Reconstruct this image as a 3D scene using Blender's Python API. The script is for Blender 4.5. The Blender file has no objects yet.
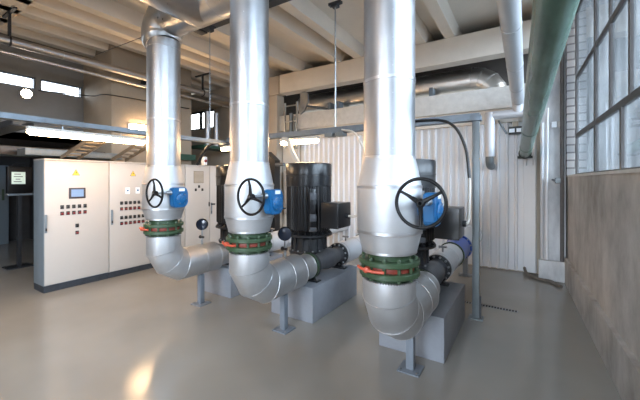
import bpy, bmesh, math, random
from mathutils import Vector, Matrix
random.seed(4)
PI = math.pi
SC = bpy.context.scene
COL = SC.collection

# ------------------------------------------------------------------ materials
def lin(c):
    return tuple((v / 12.92 if v <= .04045 else ((v + .055) / 1.055) ** 2.4) for v in c)

def rgb(r, g, b):
    return lin((r / 255, g / 255, b / 255)) + (1,)

def material(name, color, rough=.5, metal=0, var=0.0, vscale=6, bump=0.0, bscale=60, coat=0.0, rvar=0.0,
             color2=None, stretch=(1, 1, 1), spec=.5, detail=6):
    m = bpy.data.materials.new(name); m.use_nodes = True
    nt = m.node_tree; N = nt.nodes; L = nt.links
    b = N['Principled BSDF']
    b.inputs['Base Color'].default_value = color
    b.inputs['Roughness'].default_value = rough
    b.inputs['Metallic'].default_value = metal
    b.inputs['Coat Weight'].default_value = coat
    b.inputs['Specular IOR Level'].default_value = spec
    if coat: b.inputs['Coat Roughness'].default_value = .08
    if var or bump or rvar or color2:
        tc = N.new('ShaderNodeTexCoord'); mp = N.new('ShaderNodeMapping')
        mp.inputs['Scale'].default_value = stretch
        L.new(tc.outputs['Object'], mp.inputs['Vector'])
    if var or color2:
        n = N.new('ShaderNodeTexNoise'); n.inputs['Scale'].default_value = vscale; n.inputs['Detail'].default_value = detail
        n.inputs['Roughness'].default_value = .62
        L.new(mp.outputs['Vector'], n.inputs['Vector'])
        r = N.new('ShaderNodeValToRGB')
        r.color_ramp.elements[0].position = .32; r.color_ramp.elements[1].position = .68
        c2 = color2 or tuple(max(0, x * (1 - var)) for x in color[:3]) + (1,)
        r.color_ramp.elements[0].color = c2; r.color_ramp.elements[1].color = color
        L.new(n.outputs['Fac'], r.inputs['Fac']); L.new(r.outputs['Color'], b.inputs['Base Color'])
    if rvar:
        n3 = N.new('ShaderNodeTexNoise'); n3.inputs['Scale'].default_value = vscale * 1.7; n3.inputs['Detail'].default_value = 5
        L.new(mp.outputs['Vector'], n3.inputs['Vector'])
        mr = N.new('ShaderNodeMapRange')
        mr.inputs['From Min'].default_value = .3; mr.inputs['From Max'].default_value = .7
        mr.inputs['To Min'].default_value = max(.02, rough - rvar); mr.inputs['To Max'].default_value = rough + rvar
        L.new(n3.outputs['Fac'], mr.inputs['Value']); L.new(mr.outputs['Result'], b.inputs['Roughness'])
    if bump:
        n2 = N.new('ShaderNodeTexNoise'); n2.inputs['Scale'].default_value = bscale; n2.inputs['Detail'].default_value = 4
        L.new(mp.outputs['Vector'], n2.inputs['Vector'])
        bp = N.new('ShaderNodeBump'); bp.inputs['Strength'].default_value = bump; bp.inputs['Distance'].default_value = .01
        L.new(n2.outputs['Fac'], bp.inputs['Height']); L.new(bp.outputs['Normal'], b.inputs['Normal'])
    return m

def emit(name, color, strength):
    m = bpy.data.materials.new(name); m.use_nodes = True
    b = m.node_tree.nodes['Principled BSDF']
    b.inputs['Base Color'].default_value = color
    b.inputs['Emission Color'].default_value = color
    b.inputs['Emission Strength'].default_value = strength
    return m

def glass(name, tint, dirt=.0):
    m = bpy.data.materials.new(name); m.use_nodes = True
    nt = m.node_tree; N = nt.nodes; L = nt.links
    N.remove(N['Principled BSDF'])
    tr = N.new('ShaderNodeBsdfTransparent'); tr.inputs['Color'].default_value = tint
    gl = N.new('ShaderNodeBsdfGlossy'); gl.inputs['Roughness'].default_value = .03
    fr = N.new('ShaderNodeFresnel'); fr.inputs['IOR'].default_value = 1.45
    mx = N.new('ShaderNodeMixShader')
    L.new(fr.outputs[0], mx.inputs[0]); L.new(tr.outputs[0], mx.inputs[1]); L.new(gl.outputs[0], mx.inputs[2])
    out = mx
    if dirt:
        df = N.new('ShaderNodeBsdfTranslucent'); df.inputs['Color'].default_value = (.75, .82, .88, 1)
        tc = N.new('ShaderNodeTexCoord'); mp = N.new('ShaderNodeMapping'); mp.inputs['Scale'].default_value = (1, 2.2, .5)
        n = N.new('ShaderNodeTexNoise'); n.inputs['Scale'].default_value = 2.2; n.inputs['Detail'].default_value = 7
        L.new(tc.outputs['Object'], mp.inputs[0]); L.new(mp.outputs[0], n.inputs['Vector'])
        mr = N.new('ShaderNodeMapRange'); mr.inputs['From Min'].default_value = .35; mr.inputs['From Max'].default_value = .7
        mr.inputs['To Min'].default_value = dirt * .3; mr.inputs['To Max'].default_value = dirt
        L.new(n.outputs['Fac'], mr.inputs[0])
        m2 = N.new('ShaderNodeMixShader')
        L.new(mr.outputs[0], m2.inputs[0]); L.new(mx.outputs[0], m2.inputs[1]); L.new(df.outputs[0], m2.inputs[2])
        out = m2
    L.new(out.outputs[0], N['Material Output'].inputs['Surface'])
    return m

M = {}
M['jacket'] = material('aluminium_jacket', rgb(168, 169, 172), .42, .95, var=.10, vscale=5, bump=.10, bscale=22, rvar=.07)
M['dull'] = material('matt_aluminium_jacket', rgb(188, 189, 191), .52, .80, var=.08, vscale=6, bump=.12, bscale=26, rvar=.06)
M['band'] = material('aluminium_band', rgb(188, 189, 192), .38, .95)
M['header'] = material('galvanised_duct', rgb(196, 196, 196), .34, 1, var=.15, vscale=4, bump=.12, bscale=10, rvar=.08)
M['duct'] = material('dull_duct', rgb(205, 203, 200), .36, 1, var=.2, vscale=3, bump=.15, bscale=8)
M['green'] = material('green_flange_paint', rgb(54, 76, 52), .4, 0, var=.3, vscale=12, bump=.1)
M['red'] = material('red_valve_paint', rgb(196, 84, 60), .45, 0, var=.2, vscale=20)
M['darkred'] = material('worn_red_paint', rgb(150, 66, 52), .5, 0, var=.5, vscale=14)
M['blue'] = material('blue_gearbox_paint', rgb(22, 94, 146), .35, 0, var=.12, vscale=14)
M['deepblue'] = material('blue_valve_paint', rgb(44, 82, 170), .35, 0, var=.1, vscale=10)
M['black'] = material('black_motor_paint', rgb(30, 31, 34), .28, 0, var=.2, vscale=10, bump=.05)
M['cast'] = material('black_cast_iron', rgb(44, 46, 50), .5, 0, var=.25, vscale=14, bump=.2, bscale=50)
M['castgrey'] = material('grey_cast_iron', rgb(86, 88, 93), .5, 0, var=.25, vscale=14, bump=.2, bscale=50)
M['gloss'] = material('black_wheel', rgb(12, 12, 14), .45, spec=.25)
M['steel'] = material('zinc_steel', rgb(178, 184, 190), .42, 1, var=.15, vscale=9)
M['bolt'] = material('bolt_steel', rgb(150, 152, 155), .4, .9)
M['greensteel'] = material('green_bolt', rgb(66, 84, 64), .45)
M['post'] = material('galvanised_post', rgb(124, 131, 135), .45, .5, var=.2, vscale=14, stretch=(1, 1, .25))
M['tray'] = material('galvanised_tray', rgb(118, 128, 138), .45, .5, var=.2, vscale=8)
M['plinth'] = material('grey_plinth_paint', rgb(143, 147, 155), .5, 0, var=.16, vscale=5, bump=.15, bscale=40)
M['support'] = material('grey_support_paint', rgb(122, 130, 140), .4, 0, var=.1)
M['cabinet'] = material('cabinet_paint', rgb(184, 178, 172), .38, 0, var=.03, vscale=3)
M['cabside'] = material('cabinet_side_paint', rgb(112, 122, 130), .4)
M['cabplinth'] = material('cabinet_plinth', rgb(52, 58, 66), .5, 0, var=.4, vscale=20)
M['switch'] = material('black_switch', rgb(28, 26, 26), .4)
M['redswitch'] = material('red_switch', rgb(120, 30, 34), .4)
M['yellow'] = material('yellow_sign', rgb(236, 196, 60), .5)
M['white'] = material('white_label', rgb(235, 238, 242), .5)
M['darkbez'] = material('dark_bezel', rgb(64, 56, 58), .4)
M['screen'] = emit('panel_screen', rgb(104, 128, 160), .35)
M['monitor'] = emit('monitor_screen', rgb(176, 188, 176), .55)
M['ceil'] = material('ceiling_paint', rgb(226, 218, 206), .85, 0, var=.1, vscale=1.2, bump=.15, bscale=25)
M['beam'] = material('beam_paint', rgb(220, 213, 203), .8, 0, var=.10, vscale=2.0, bump=.2, bscale=20)
M['lintel'] = material('rough_white_concrete', rgb(214, 212, 208), .85, 0, var=.16, vscale=7, bump=.8, bscale=18)
M['panel'] = material('corrugated_white', rgb(230, 231, 233), .5, 0, var=.05, vscale=1.2)
M['tan'] = material('plaster_tan', rgb(186, 174, 158), .85, 0, var=.12, vscale=1.6, bump=.3, bscale=14)
M['concrete'] = material('bare_concrete', rgb(200, 194, 188), .85, 0, color2=rgb(146, 139, 132), vscale=2.0, bump=.5, bscale=30, stretch=(1, 1, .7), detail=10)
M['column'] = material('column_concrete', rgb(222, 224, 226), .85, 0, color2=rgb(170, 171, 174), vscale=3.5, bump=.4, bscale=30, stretch=(1, 1, .4), detail=9)
M['greyconc'] = material('grey_concrete', rgb(124, 125, 125), .85, 0, var=.2, vscale=1.6, bump=.3, bscale=14)
M['pier'] = material('pier_concrete', rgb(160, 148, 132), .85, 0, var=.15, vscale=1.6, bump=.3, bscale=14)
M['dark'] = material('painted_room_shade', rgb(62, 60, 60), .7, 0, var=.2)  # shade of the bay and recess put into the wall colour
M['darkduct'] = material('dark_sheet', rgb(92, 84, 78), .35, .6, var=.2, vscale=3)
M['darksteel'] = material('dark_steel', rgb(52, 54, 58), .45, .4, var=.2)
M['ladder'] = material('ladder_zinc', rgb(150, 138, 122), .5, .5, var=.2)
M['frame'] = material('window_frame_paint', rgb(92, 88, 87), .6, 0, var=.25, vscale=9)
M['brickw'] = None
M['greenpipe'] = material('green_pipe_paint', rgb(92, 122, 107), .25, 0, color2=rgb(64, 90, 78), vscale=3.5, stretch=(1.4, .5, 1.4), detail=9)
M['greenend'] = material('pale_green_pipe_paint', rgb(176, 196, 184), .35, 0, var=.15, vscale=6)
M['whitepipe'] = material('white_pipe_jacket', rgb(198, 200, 204), .35, .1, var=.06, vscale=4)
M['hose'] = material('black_hose', rgb(26, 27, 30), .45)
M['whitecable'] = material('pale_cable', rgb(206, 200, 190), .5)
M['tanhose'] = material('grey_hose', rgb(120, 110, 100), .6, 0, var=.3, vscale=20)
M['lampbody'] = material('lamp_housing', rgb(200, 196, 190), .45)
M['tube'] = emit('fluorescent_tube', (1.0, .66, .36, 1), 42.0)
M['flood'] = emit('flood_lens', (1.0, .82, .62, 1), 40.0)
M['grate'] = material('grate_bar', rgb(132, 136, 138), .5, .3)
M['slot'] = material('drain_channel', rgb(22, 22, 24), .8)
M['gaugeface'] = material('gauge_face', rgb(38, 46, 62), .12, 0, spec=.7)
M['darkgreen'] = material('dark_green_duct', rgb(38, 74, 60), .5)
M['monorail'] = material('monorail_steel', rgb(66, 70, 76), .5, .2, var=.2)
M['glass'] = glass('window_glass', (.88, .94, 1, 1), .06)
M['clear'] = glass('clerestory_glass', (.95, .97, 1, 1))

def brick_material():
    m = bpy.data.materials.new('painted_brick'); m.use_nodes = True
    nt = m.node_tree; N = nt.nodes; L = nt.links; b = N['Principled BSDF']
    tc = N.new('ShaderNodeTexCoord'); sp = N.new('ShaderNodeSeparateXYZ'); cb = N.new('ShaderNodeCombineXYZ')
    L.new(tc.outputs['Object'], sp.inputs[0])
    ad = N.new('ShaderNodeMath'); ad.operation = 'ADD'
    L.new(sp.outputs['X'], ad.inputs[0]); L.new(sp.outputs['Y'], ad.inputs[1])
    L.new(ad.outputs[0], cb.inputs['X']); L.new(sp.outputs['Z'], cb.inputs['Y'])
    br = N.new('ShaderNodeTexBrick'); br.inputs['Scale'].default_value = 1
    br.inputs['Color1'].default_value = rgb(214, 216, 220); br.inputs['Color2'].default_value = rgb(196, 200, 206)
    br.inputs['Mortar'].default_value = rgb(140, 142, 148)
    br.inputs['Brick Width'].default_value = .27; br.inputs['Row Height'].default_value = .13; br.inputs['Mortar Size'].default_value = .014
    L.new(cb.outputs[0], br.inputs['Vector']); L.new(br.outputs['Color'], b.inputs['Base Color'])
    b.inputs['Roughness'].default_value = .7
    return m
M['brickw'] = brick_material()

def floor_material():
    m = bpy.data.materials.new('epoxy_floor'); m.use_nodes = True
    nt = m.node_tree; N = nt.nodes; L = nt.links; b = N['Principled BSDF']
    tc = N.new('ShaderNodeTexCoord')
    n = N.new('ShaderNodeTexNoise'); n.inputs['Scale'].default_value = .8; n.inputs['Detail'].default_value = 3
    L.new(tc.outputs['Object'], n.inputs['Vector'])
    r = N.new('ShaderNodeValToRGB'); r.color_ramp.elements[0].position = .3; r.color_ramp.elements[1].position = .7
    r.color_ramp.elements[0].color = rgb(144, 140, 134); r.color_ramp.elements[1].color = rgb(156, 153, 147)
    L.new(n.outputs['Fac'], r.inputs[0]); L.new(r.outputs[0], b.inputs['Base Color'])
    b.inputs['Roughness'].default_value = .17; b.inputs['Specular IOR Level'].default_value = .6
    n2 = N.new('ShaderNodeTexNoise'); n2.inputs['Scale'].default_value = 1.3; n2.inputs['Detail'].default_value = 1
    L.new(tc.outputs['Object'], n2.inputs['Vector'])
    bp = N.new('ShaderNodeBump'); bp.inputs['Strength'].default_value = .05; bp.inputs['Distance'].default_value = .02
    L.new(n2.outputs['Fac'], bp.inputs['Height']); L.new(bp.outputs[0], b.inputs['Normal'])
    return m
M['floor'] = floor_material()

# ------------------------------------------------------------------ mesh helpers
ORG = {}
def NB(): return bmesh.new()

def obj(name, bm, mat, parent=None, base=None, smooth=35):
    if parent is not None: base = ORG[parent.name]
    if base is None: base = (0, 0, 0)
    base = Vector(base)
    bmesh.ops.translate(bm, verts=bm.verts, vec=-base)
    bmesh.ops.recalc_face_normals(bm, faces=bm.faces)
    me = bpy.data.meshes.new(name); bm.to_mesh(me); bm.free()
    mats = mat if isinstance(mat, (list, tuple)) else [mat]
    for x in mats: me.materials.append(x)
    if smooth:
        me.polygons.foreach_set('use_smooth', [True] * len(me.polygons))
        me.set_sharp_from_angle(angle=math.radians(smooth))
    o = bpy.data.objects.new(name, me); COL.objects.link(o)
    if parent is not None: o.parent = parent
    else: o.location = base
    ORG[o.name] = base
    return o

def tag(o, label, cat, group=None, kind=None):
    o['label'] = label; o['category'] = cat
    if group: o['group'] = group
    if kind: o['kind'] = kind
    return o

def thing(name, label, cat, base, group=None):
    o = bpy.data.objects.new(name, None); COL.objects.link(o)
    o.location = base; o.empty_display_size = .1
    ORG[o.name] = Vector(base)
    return tag(o, label, cat, group)

def struct(name, bm, mat, smooth=35):
    o = obj(name, bm, mat, smooth=smooth); o['kind'] = 'structure'; return o

def dup(root, delta, label):
    def rec(o, par):
        c = o.copy(); COL.objects.link(c)
        if par: c.parent = par
        for ch in o.children: rec(ch, c)
        return c
    r = rec(root, None)
    r.location = Vector(root.location) + Vector(delta)
    r['label'] = label
    ORG[r.name] = Vector(r.location)
    return r

def box(bm, x0, x1, y0, y1, z0, z1, bev=0.0):
    m = Matrix.Translation(((x0 + x1) / 2, (y0 + y1) / 2, (z0 + z1) / 2)) @ Matrix.Diagonal((abs(x1 - x0), abs(y1 - y0), abs(z1 - z0), 1))
    r = bmesh.ops.create_cube(bm, size=1, matrix=m)
    if bev:
        ed = list({e for v in r['verts'] for e in v.link_edges})
        bmesh.ops.bevel(bm, geom=ed, offset=bev, segments=2, affect='EDGES', profile=.6)
    return bm

def obox(bm, c, ax, ay, az, sx, sy, sz, bev=0.0):
    """box centred at c with the given unit axes"""
    m = Matrix.Identity(4)
    for i, a in enumerate((ax, ay, az)):
        a = Vector(a).normalized()
        for j in range(3): m[j][i] = a[j] * (sx, sy, sz)[i]
    m.translation = Vector(c)
    r = bmesh.ops.create_cube(bm, size=1, matrix=m)
    if bev:
        ed = list({e for v in r['verts'] for e in v.link_edges})
        bmesh.ops.bevel(bm, geom=ed, offset=bev, segments=2, affect='EDGES', profile=.6)

def frame_of(d):
    d = Vector(d).normalized()
    u = d.orthogonal().normalized() if abs(d.z) > .999 else Vector((0, 0, 1)).cross(d).normalized()
    v = d.cross(u).normalized()
    return d, u, v

def rings(bm, rl, closed=True, cap=True):
    vs = [[bm.verts.new(p) for p in r] for r in rl]
    n = len(vs[0])
    for a, b in zip(vs, vs[1:]):
        for i in range(n):
            j = (i + 1) % n
            bm.faces.new((a[i], a[j], b[j], b[i]))
    if cap:
        bm.faces.new(list(reversed(vs[0]))); bm.faces.new(vs[-1])

def lathe(bm, o, d, prof, seg=40, cap=True):
    """revolve (r, t) profile about axis o + t*d"""
    o = Vector(o); d, u, v = frame_of(d)
    rl = []
    for r, t in prof:
        rl.append([o + d * t + (u * math.cos(2 * PI * i / seg) + v * math.sin(2 * PI * i / seg)) * max(r, 1e-4) for i in range(seg)])
    rings(bm, rl, cap=cap)

def cyl(bm, p, q, r, seg=24, r2=None):
    p = Vector(p); q = Vector(q)
    lathe(bm, p, q - p, [(r, 0), (r if r2 is None else r2, (q - p).length)], seg)

def annulus(bm, o, d, ri, ro, t0, t1, seg=40, ch=.004):
    lathe_closed(bm, o, d, [(ri, t0), (ro - ch, t0), (ro, t0 + ch), (ro, t1 - ch), (ro - ch, t1), (ri, t1)], seg)

def lathe_closed(bm, o, d, prof, seg=40):
    o = Vector(o); d, u, v = frame_of(d)
    vs = []
    for r, t in prof:
        vs.append([bm.verts.new(o + d * t + (u * math.cos(2 * PI * i / seg) + v * math.sin(2 * PI * i / seg)) * r) for i in range(seg)])
    n = len(vs)
    for k in range(n):
        a = vs[k]; b = vs[(k + 1) % n]
        for i in range(seg):
            j = (i + 1) % seg
            bm.faces.new((a[i], a[j], b[j], b[i]))

def torus(bm, o, d, R, r, seg=48, ts=10):
    lathe_closed(bm, o, d, [(R + r * math.cos(2 * PI * k / ts), r * math.sin(2 * PI * k / ts)) for k in range(ts)], seg)

def smooth_path(pts, n=8):
    pts = [Vector(p) for p in pts]
    P = [pts[0] * 2 - pts[1]] + pts + [pts[-1] * 2 - pts[-2]]
    out = []
    for i in range(1, len(P) - 2):
        for k in range(n):
            t = k / n
            a, b, c, d = P[i - 1], P[i], P[i + 1], P[i + 2]
            out.append(.5 * ((2 * b) + (c - a) * t + (2 * a - 5 * b + 4 * c - d) * t * t + (3 * b - a - 3 * c + d) * t ** 3))
    out.append(pts[-1])
    return out

def tube(bm, pts, r, seg=10, closed=False):
    pts = [Vector(p) for p in pts]
    n = len(pts); rl = []; prev = None
    for i, p in enumerate(pts):
        a = pts[i - 1] if i else (pts[-1] if closed else pts[0]); b = pts[(i + 1) % n] if (i < n - 1 or closed) else pts[-1]
        t = (b - a).normalized()
        if prev is None: u = t.orthogonal().normalized()
        else: u = (prev - t * prev.dot(t)).normalized()
        prev = u; v = t.cross(u)
        rr = r[i] if isinstance(r, (list, tuple)) else r
        rl.append([p + (u * math.cos(2 * PI * k / seg) + v * math.sin(2 * PI * k / seg)) * rr for k in range(seg)])
    if closed: rl.append(rl[0])
    if closed:
        vs = [[bm.verts.new(p) for p in r_] for r_ in rl[:-1]]
        for i in range(len(vs)):
            a = vs[i]; b = vs[(i + 1) % len(vs)]
            for k in range(seg):
                j = (k + 1) % seg
                bm.faces.new((a[k], a[j], b[j], b[k]))
    else: rings(bm, rl)

def prism(bm, pts, vec):
    a = [bm.verts.new(p) for p in pts]; b = [bm.verts.new(Vector(p) + Vector(vec)) for p in pts]
    n = len(a)
    bm.faces.new(list(reversed(a))); bm.faces.new(b)
    for i in range(n):
        j = (i + 1) % n
        bm.faces.new((a[i], a[j], b[j], b[i]))

def B(*a, bev=0.0): return box(NB(), *a, bev=bev)
def hexbolt(bm, p, d, r, h): lathe(bm, p, d, [(r, 0), (r, h * .8), (r * .8, h)], 6)

# ------------------------------------------------------------------ camera
F_PX = 326.5
cam = bpy.data.cameras.new('camera'); co = bpy.data.objects.new('camera', cam); COL.objects.link(co)
cam.sensor_width = 36; cam.sensor_fit = 'HORIZONTAL'; cam.lens = F_PX / 640 * 36
cam.shift_y = -20 / 640
co.location = (0, 0, 1.75); co.rotation_euler = (PI / 2, 0, math.radians(32.4))
cam.clip_start = .05; cam.clip_end = 200
SC.camera = co

# ------------------------------------------------------------------ the setting
def rw(y): return .543 - .029 * (y - 6.716)      # inner face of the right wall (it runs a little out of square)
YB = 7.3; ZC = 4.86
struct('floor', B(-13.5, 2.6, -5.2, 9.2, -.2, 0), M['floor'])
bm = NB(); box(bm, -9.25, 1.6, -5.2, 9.2, ZC, ZC + .25); box(bm, -12.2, -9.25, 5.3, 9.2, ZC, ZC + .25)
struct('ceiling', bm, M['ceil'])
# ribs of the double-tee roof slabs, each tapering downwards
ribx = [-1.59 - .28, -1.59 + .28, -3.61 - .28, -3.61 + .28, -5.08, -6.2, -6.76, -7.3, -7.9, -8.5]
for i, x in enumerate(ribx):
    bm = NB()
    prism(bm, [(x - .14, -5, ZC), (x + .14, -5, ZC), (x + .095, -5, 4.6), (x - .095, -5, 4.6)], (0, 12.6, 0))
    struct('ceiling_rib', bm, M['ceil'])
struct('ceiling_beam', B(-5.68, .72, 6.9, 7.2, 4.10, 4.6, bev=.012), M['beam'])
struct('ceiling_beam', B(-11.0, -5.74, 6.92, 7.2, 4.10, 4.6, bev=.012), M['tan'])
struct('ceiling_beam', B(-9.0, .7, 1.45, 1.95, 4.6, ZC), M['ceil'])
# right wall: sill-high concrete with a low plinth, window band above
def along_right(bm, x0o, x1o, y0, y1, z0, z1):
    prism(bm, [(rw(y0) + x0o, y0, z0), (rw(y0) + x1o, y0, z0), (rw(y1) + x1o, y1, z0), (rw(y1) + x0o, y1, z0)], (0, 0, z1 - z0))
bm = NB(); along_right(bm, .045, .42, -5.2, 7.4, 0, 1.81); struct('wall_right', bm, M['concrete'])
bm = NB(); along_right(bm, 0, .05, -5.2, 6.95, 0, .42); struct('baseboard_right', bm, M['concrete'])
bm = NB(); along_right(bm, .045, .42, -5.2, 7.0, 4.55, ZC); struct('wall_right_head', bm, M['column'])
# the window: frame, transoms, mullions
bm = NB()
GX = .14
along_right(bm, GX, GX + .035, -5.0, 6.86, 1.81, 1.86)
along_right(bm, GX, GX + .035, -5.0, 6.86, 2.445, 2.515)
along_right(bm, GX, GX + .035, -5.0, 6.86, 3.41, 3.475)
along_right(bm, GX, GX + .035, -5.0, 6.86, 4.49, 4.56)
for y, w, z0, z1 in [(6.83, .06, 1.81, 4.56), (5.35, .09, 1.81, 4.56), (4.18, .06, 1.81, 2.45), (4.6, .05, 2.5, 4.5), (3.9, .06, 2.5, 4.5), (2.95, .09, 1.81, 4.56),
                     (2.1, .06, 1.81, 4.5), (1.2, .06, 1.81, 4.5), (.3, .09, 1.81, 4.56), (-1, .06, 1.81, 4.5), (-2.2, .09, 1.81, 4.56), (-3.5, .06, 1.81, 4.5), (-4.9, .09, 1.81, 4.56)]:
    along_right(bm, GX - .005, GX + .03, y - w / 2, y + w / 2, z0, z1)
# window_1 = the steel lattice, its panes are one part, with the casement stay
w1 = struct('window_1', bm, M['frame'], smooth=0)
bm = NB(); along_right(bm, GX + .015, GX + .02, -5.0, 6.86, 1.84, 4.52)
obj('window_pane', bm, M['glass'], w1, smooth=0)
bm = NB(); along_right(bm, .03, GX + .1, -5.1, 6.9, 1.805, 1.835)
st = struct('window_sill', bm, M['lintel'])
# sky-facing outer reveal at the far end: painted brick pier
struct('wall_brick_pier', B(.565, .80, 6.88, 7.25, 1.82, ZC), M['brickw'])
# back wall: lintel, recess, tan wall left of the corrugated sheet
struct('wall_back', B(-11.2, .9, 7.32, 7.5, 0, 3.12), M['tan'])
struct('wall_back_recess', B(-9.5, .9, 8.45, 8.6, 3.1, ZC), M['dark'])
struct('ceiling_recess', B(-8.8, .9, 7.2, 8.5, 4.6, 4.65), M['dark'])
bm = NB(); box(bm, -6.15, .72, 7.12, 7.5, 3.12, 3.54, bev=.015)
struct('lintel', bm, M['lintel'])
struct('trim_1', B(-5.2, .25, 7.2, 7.33, 2.86, 3.12), M['beam'])
bm = NB(); box(bm, -12.2, -6.2, 7.32, 7.5, 3.12, 3.5); box(bm, -8.85, -6.2, 7.32, 7.5, 3.5, 4.6); box(bm, -12.2, -8.85, 7.32, 7.5, 4.12, 4.6); box(bm, -12.2, -10.3, 7.32, 7.5, 3.5, 4.12)
struct('wall_back_left', bm, M['tan'])
# corrugated sheet
def corrugated(x0, x1, pitch, y0, depth, z0, z1):
    bm = NB(); pts = []; x = x0; e = pitch * .12
    while x < x1 - 1e-6:
        pts += [(x, y0), (x + pitch * .56, y0), (x + pitch * .56 + e, y0 - depth), (x + pitch - e, y0 - depth)]
        x += pitch
    pts.append((x1, y0))
    a = [bm.verts.new((px, py, z0)) for px, py in pts]; b = [bm.verts.new((px, py, z1)) for px, py in pts]
    for i in range(len(a) - 1): bm.faces.new((a[i], a[i + 1], b[i + 1], b[i]))
    c = [bm.verts.new((px, y0 + .01, z)) for px in (x0, x1) for z in (z0, z1)]
    return bm
cs = struct('wall_back_sheet', corrugated(-5.25, .15, .15, 7.31, .045, .02, 2.86), M['panel'], smooth=0)
struct('wall_back_flat_panel', B(-.06, .13, 7.22, 7.262, .03, 2.02), M['panel'])
struct('column', B(.20, .56, 6.98, 7.32, 0, ZC, bev=.01), M['column'])
struct('column_plinth', B(.17, .60, 6.9, 7.0, 0, .35, bev=.015), M['column'])
struct('column', B(-6.16, -5.86, 7.0, 7.32, 0, 4.12, bev=.012), M['tan'])
struct('wall_white_panel', B(-5.84, -5.30, 7.24, 7.33, 0, 2.75), M['beam'])
# left side: clerestory wall, pier, dark bay below
bm = NB()
for y0, y1, z0, z1 in [(-5.2, 3.6, 2.6, 3.72), (-5.2, 3.6, 3.97, ZC), (2.67, 2.76, 3.72, 3.97), (3.55, 3.6, 3.72, 3.97), (1.0, 1.1, 3.72, 3.97), (-5.2, -1, 3.72, 3.97)]:
    box(bm, -9.2, -9.0, y0, y1, z0, z1)
struct('wall_left', bm, M['greyconc'])
bm = NB(); box(bm, -9.12, -9.09, -1, 1.0, 3.72, 3.97); box(bm, -9.12, -9.09, 1.1, 2.67, 3.72, 3.97); box(bm, -9.12, -9.09, 2.76, 3.55, 3.72, 3.97)
w2 = struct('window_2', bm, M['clear'])
bm = NB()
for y0, y1 in ((1.1, 2.67), (2.76, 3.55)):
    box(bm, -9.08, -9.02, y0, y1, 3.72, 3.735); box(bm, -9.08, -9.02, y0, y1, 3.955, 3.97)
    box(bm, -9.08, -9.02, y0, y0 + .02, 3.72, 3.97); box(bm, -9.08, -9.02, y1 - .02, y1, 3.72, 3.97)
obj('window_frame', bm, M['darksteel'], w2)
bm = NB(); box(bm, -9.3, -7.67, 3.58, 5.6, 0, ZC, bev=.02); struct('wall_pier', bm, M['pier'])
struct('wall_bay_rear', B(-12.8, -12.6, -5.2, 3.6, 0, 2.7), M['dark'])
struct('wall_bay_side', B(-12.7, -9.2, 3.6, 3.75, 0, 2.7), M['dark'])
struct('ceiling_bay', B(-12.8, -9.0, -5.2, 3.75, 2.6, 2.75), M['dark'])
struct('wall_far_left', B(-11.2, -11.0, 5.3, 7.5, 0, ZC), M['tan'])
struct('wall_far_side', B(-11.2, -9.25, 5.3, 5.45, 0, ZC), M['tan'])
bm = NB(); box(bm, -13, 1.8, -5.4, -5.2, 0, .8); box(bm, -13, 1.8, -5.4, -5.2, 4.75, ZC); box(bm, -13, -3.4, -5.4, -5.2, .8, 4.75); box(bm, 1.4, 1.8, -5.4, -5.2, .8, 4.75)
struct('wall_front', bm, M['greyconc'])
bm = NB()
for k in range(5):
    x = -3.4 + k * 4.8 / 4; box(bm, x - .04, x + .04, -5.34, -5.26, .8, 4.75)
for z in (.83, 2.1, 3.4, 4.72): box(bm, -3.4, 1.4, -5.33, -5.27, z - .03, z + .03)
w4 = struct('fill_window_4', bm, M['frame'], smooth=0)  # unseen window added behind the camera to give frontal fill light
obj('window_pane', B(-3.4, 1.4, -5.303, -5.297, .85, 4.7), M['clear'], w4, smooth=0)
# louvred window in the back-left corner
bm = NB()
box(bm, -10.3, -8.85, 7.34, 7.42, 3.5, 3.54); box(bm, -10.3, -8.85, 7.34, 7.42, 4.08, 4.12); box(bm, -9.62, -9.56, 7.34, 7.42, 3.5, 4.12)
w3 = struct('window_3', bm, M['darksteel'], smooth=0)
bm = NB()
for k in range(7):
    z = 3.55 + k * .08
    prism(bm, [(-10.3, 7.34, z), (-10.3, 7.44, z + .03), (-10.3, 7.44, z + .036), (-10.3, 7.34, z + .006)], (1.45, 0, 0))
obj('louvre_blade', bm, M['tray'], w3, smooth=0)

# ------------------------------------------------------------------ pump lines (built at x = 0, then copied)
LX = [-2.405, -3.90, -.91]
YR = 2.44
X0 = LX[0]
def C(x, y, z): return (X0 + x, y, z)
UP = (0, 0, 1); FW = (0, 1, 0)

# riser with jacketed valve body
def make_riser(label, ztop, x=X0, dz=0.0):
    t = thing('insulated_riser', label, 'pipe', (x, YR, 1.14), 'insulated vertical pipes')
    bm = NB(); lathe(bm, (x, YR, 0), UP, [(.196, 1.915), (.196, ztop)], 56); obj('pipe_jacket', bm, M['jacket'], t)
    bm = NB(); lathe(bm, (x, YR, 0), UP, [(.150, 1.165 + dz), (.208, 1.17 + dz), (.245, 1.335 + dz * .6), (.247, 1.345 + dz * .6), (.247, 1.69), (.245, 1.70), (.200, 1.918), (.17, 1.92)], 56)
    obj('valve_jacket', bm, M['dull'], t)
    for z, r in ((1.918, .198), (1.697, .247), (1.338 + dz * .6, .247), (2.505, .197), (3.64, .197), (1.175 + dz, .208)):
        if z > ztop - .02: continue
        bm = NB(); lathe_closed(bm, (x, YR, 0), UP, [(r - .006, z - .014), (r + .003, z - .010), (r + .003, z + .010), (r - .006, z + .014)], 56)
        obj('seam_band', bm, M['band'], t)
    # vertical lap seam with rivets
    a = math.radians(-62)
    for k in range(14):
        bm = NB()
        z = 1.98 + k * (ztop - 2.1) / 14
        p = Vector((x + .196 * math.cos(a), YR + .196 * math.sin(a), z)); d = Vector((math.cos(a), math.sin(a), 0))
        lathe(bm, p, d, [(.005, -.002), (.005, .001), (.002, .003)], 8)
        obj('rivet', bm, M['band'], t)
    return t
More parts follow.
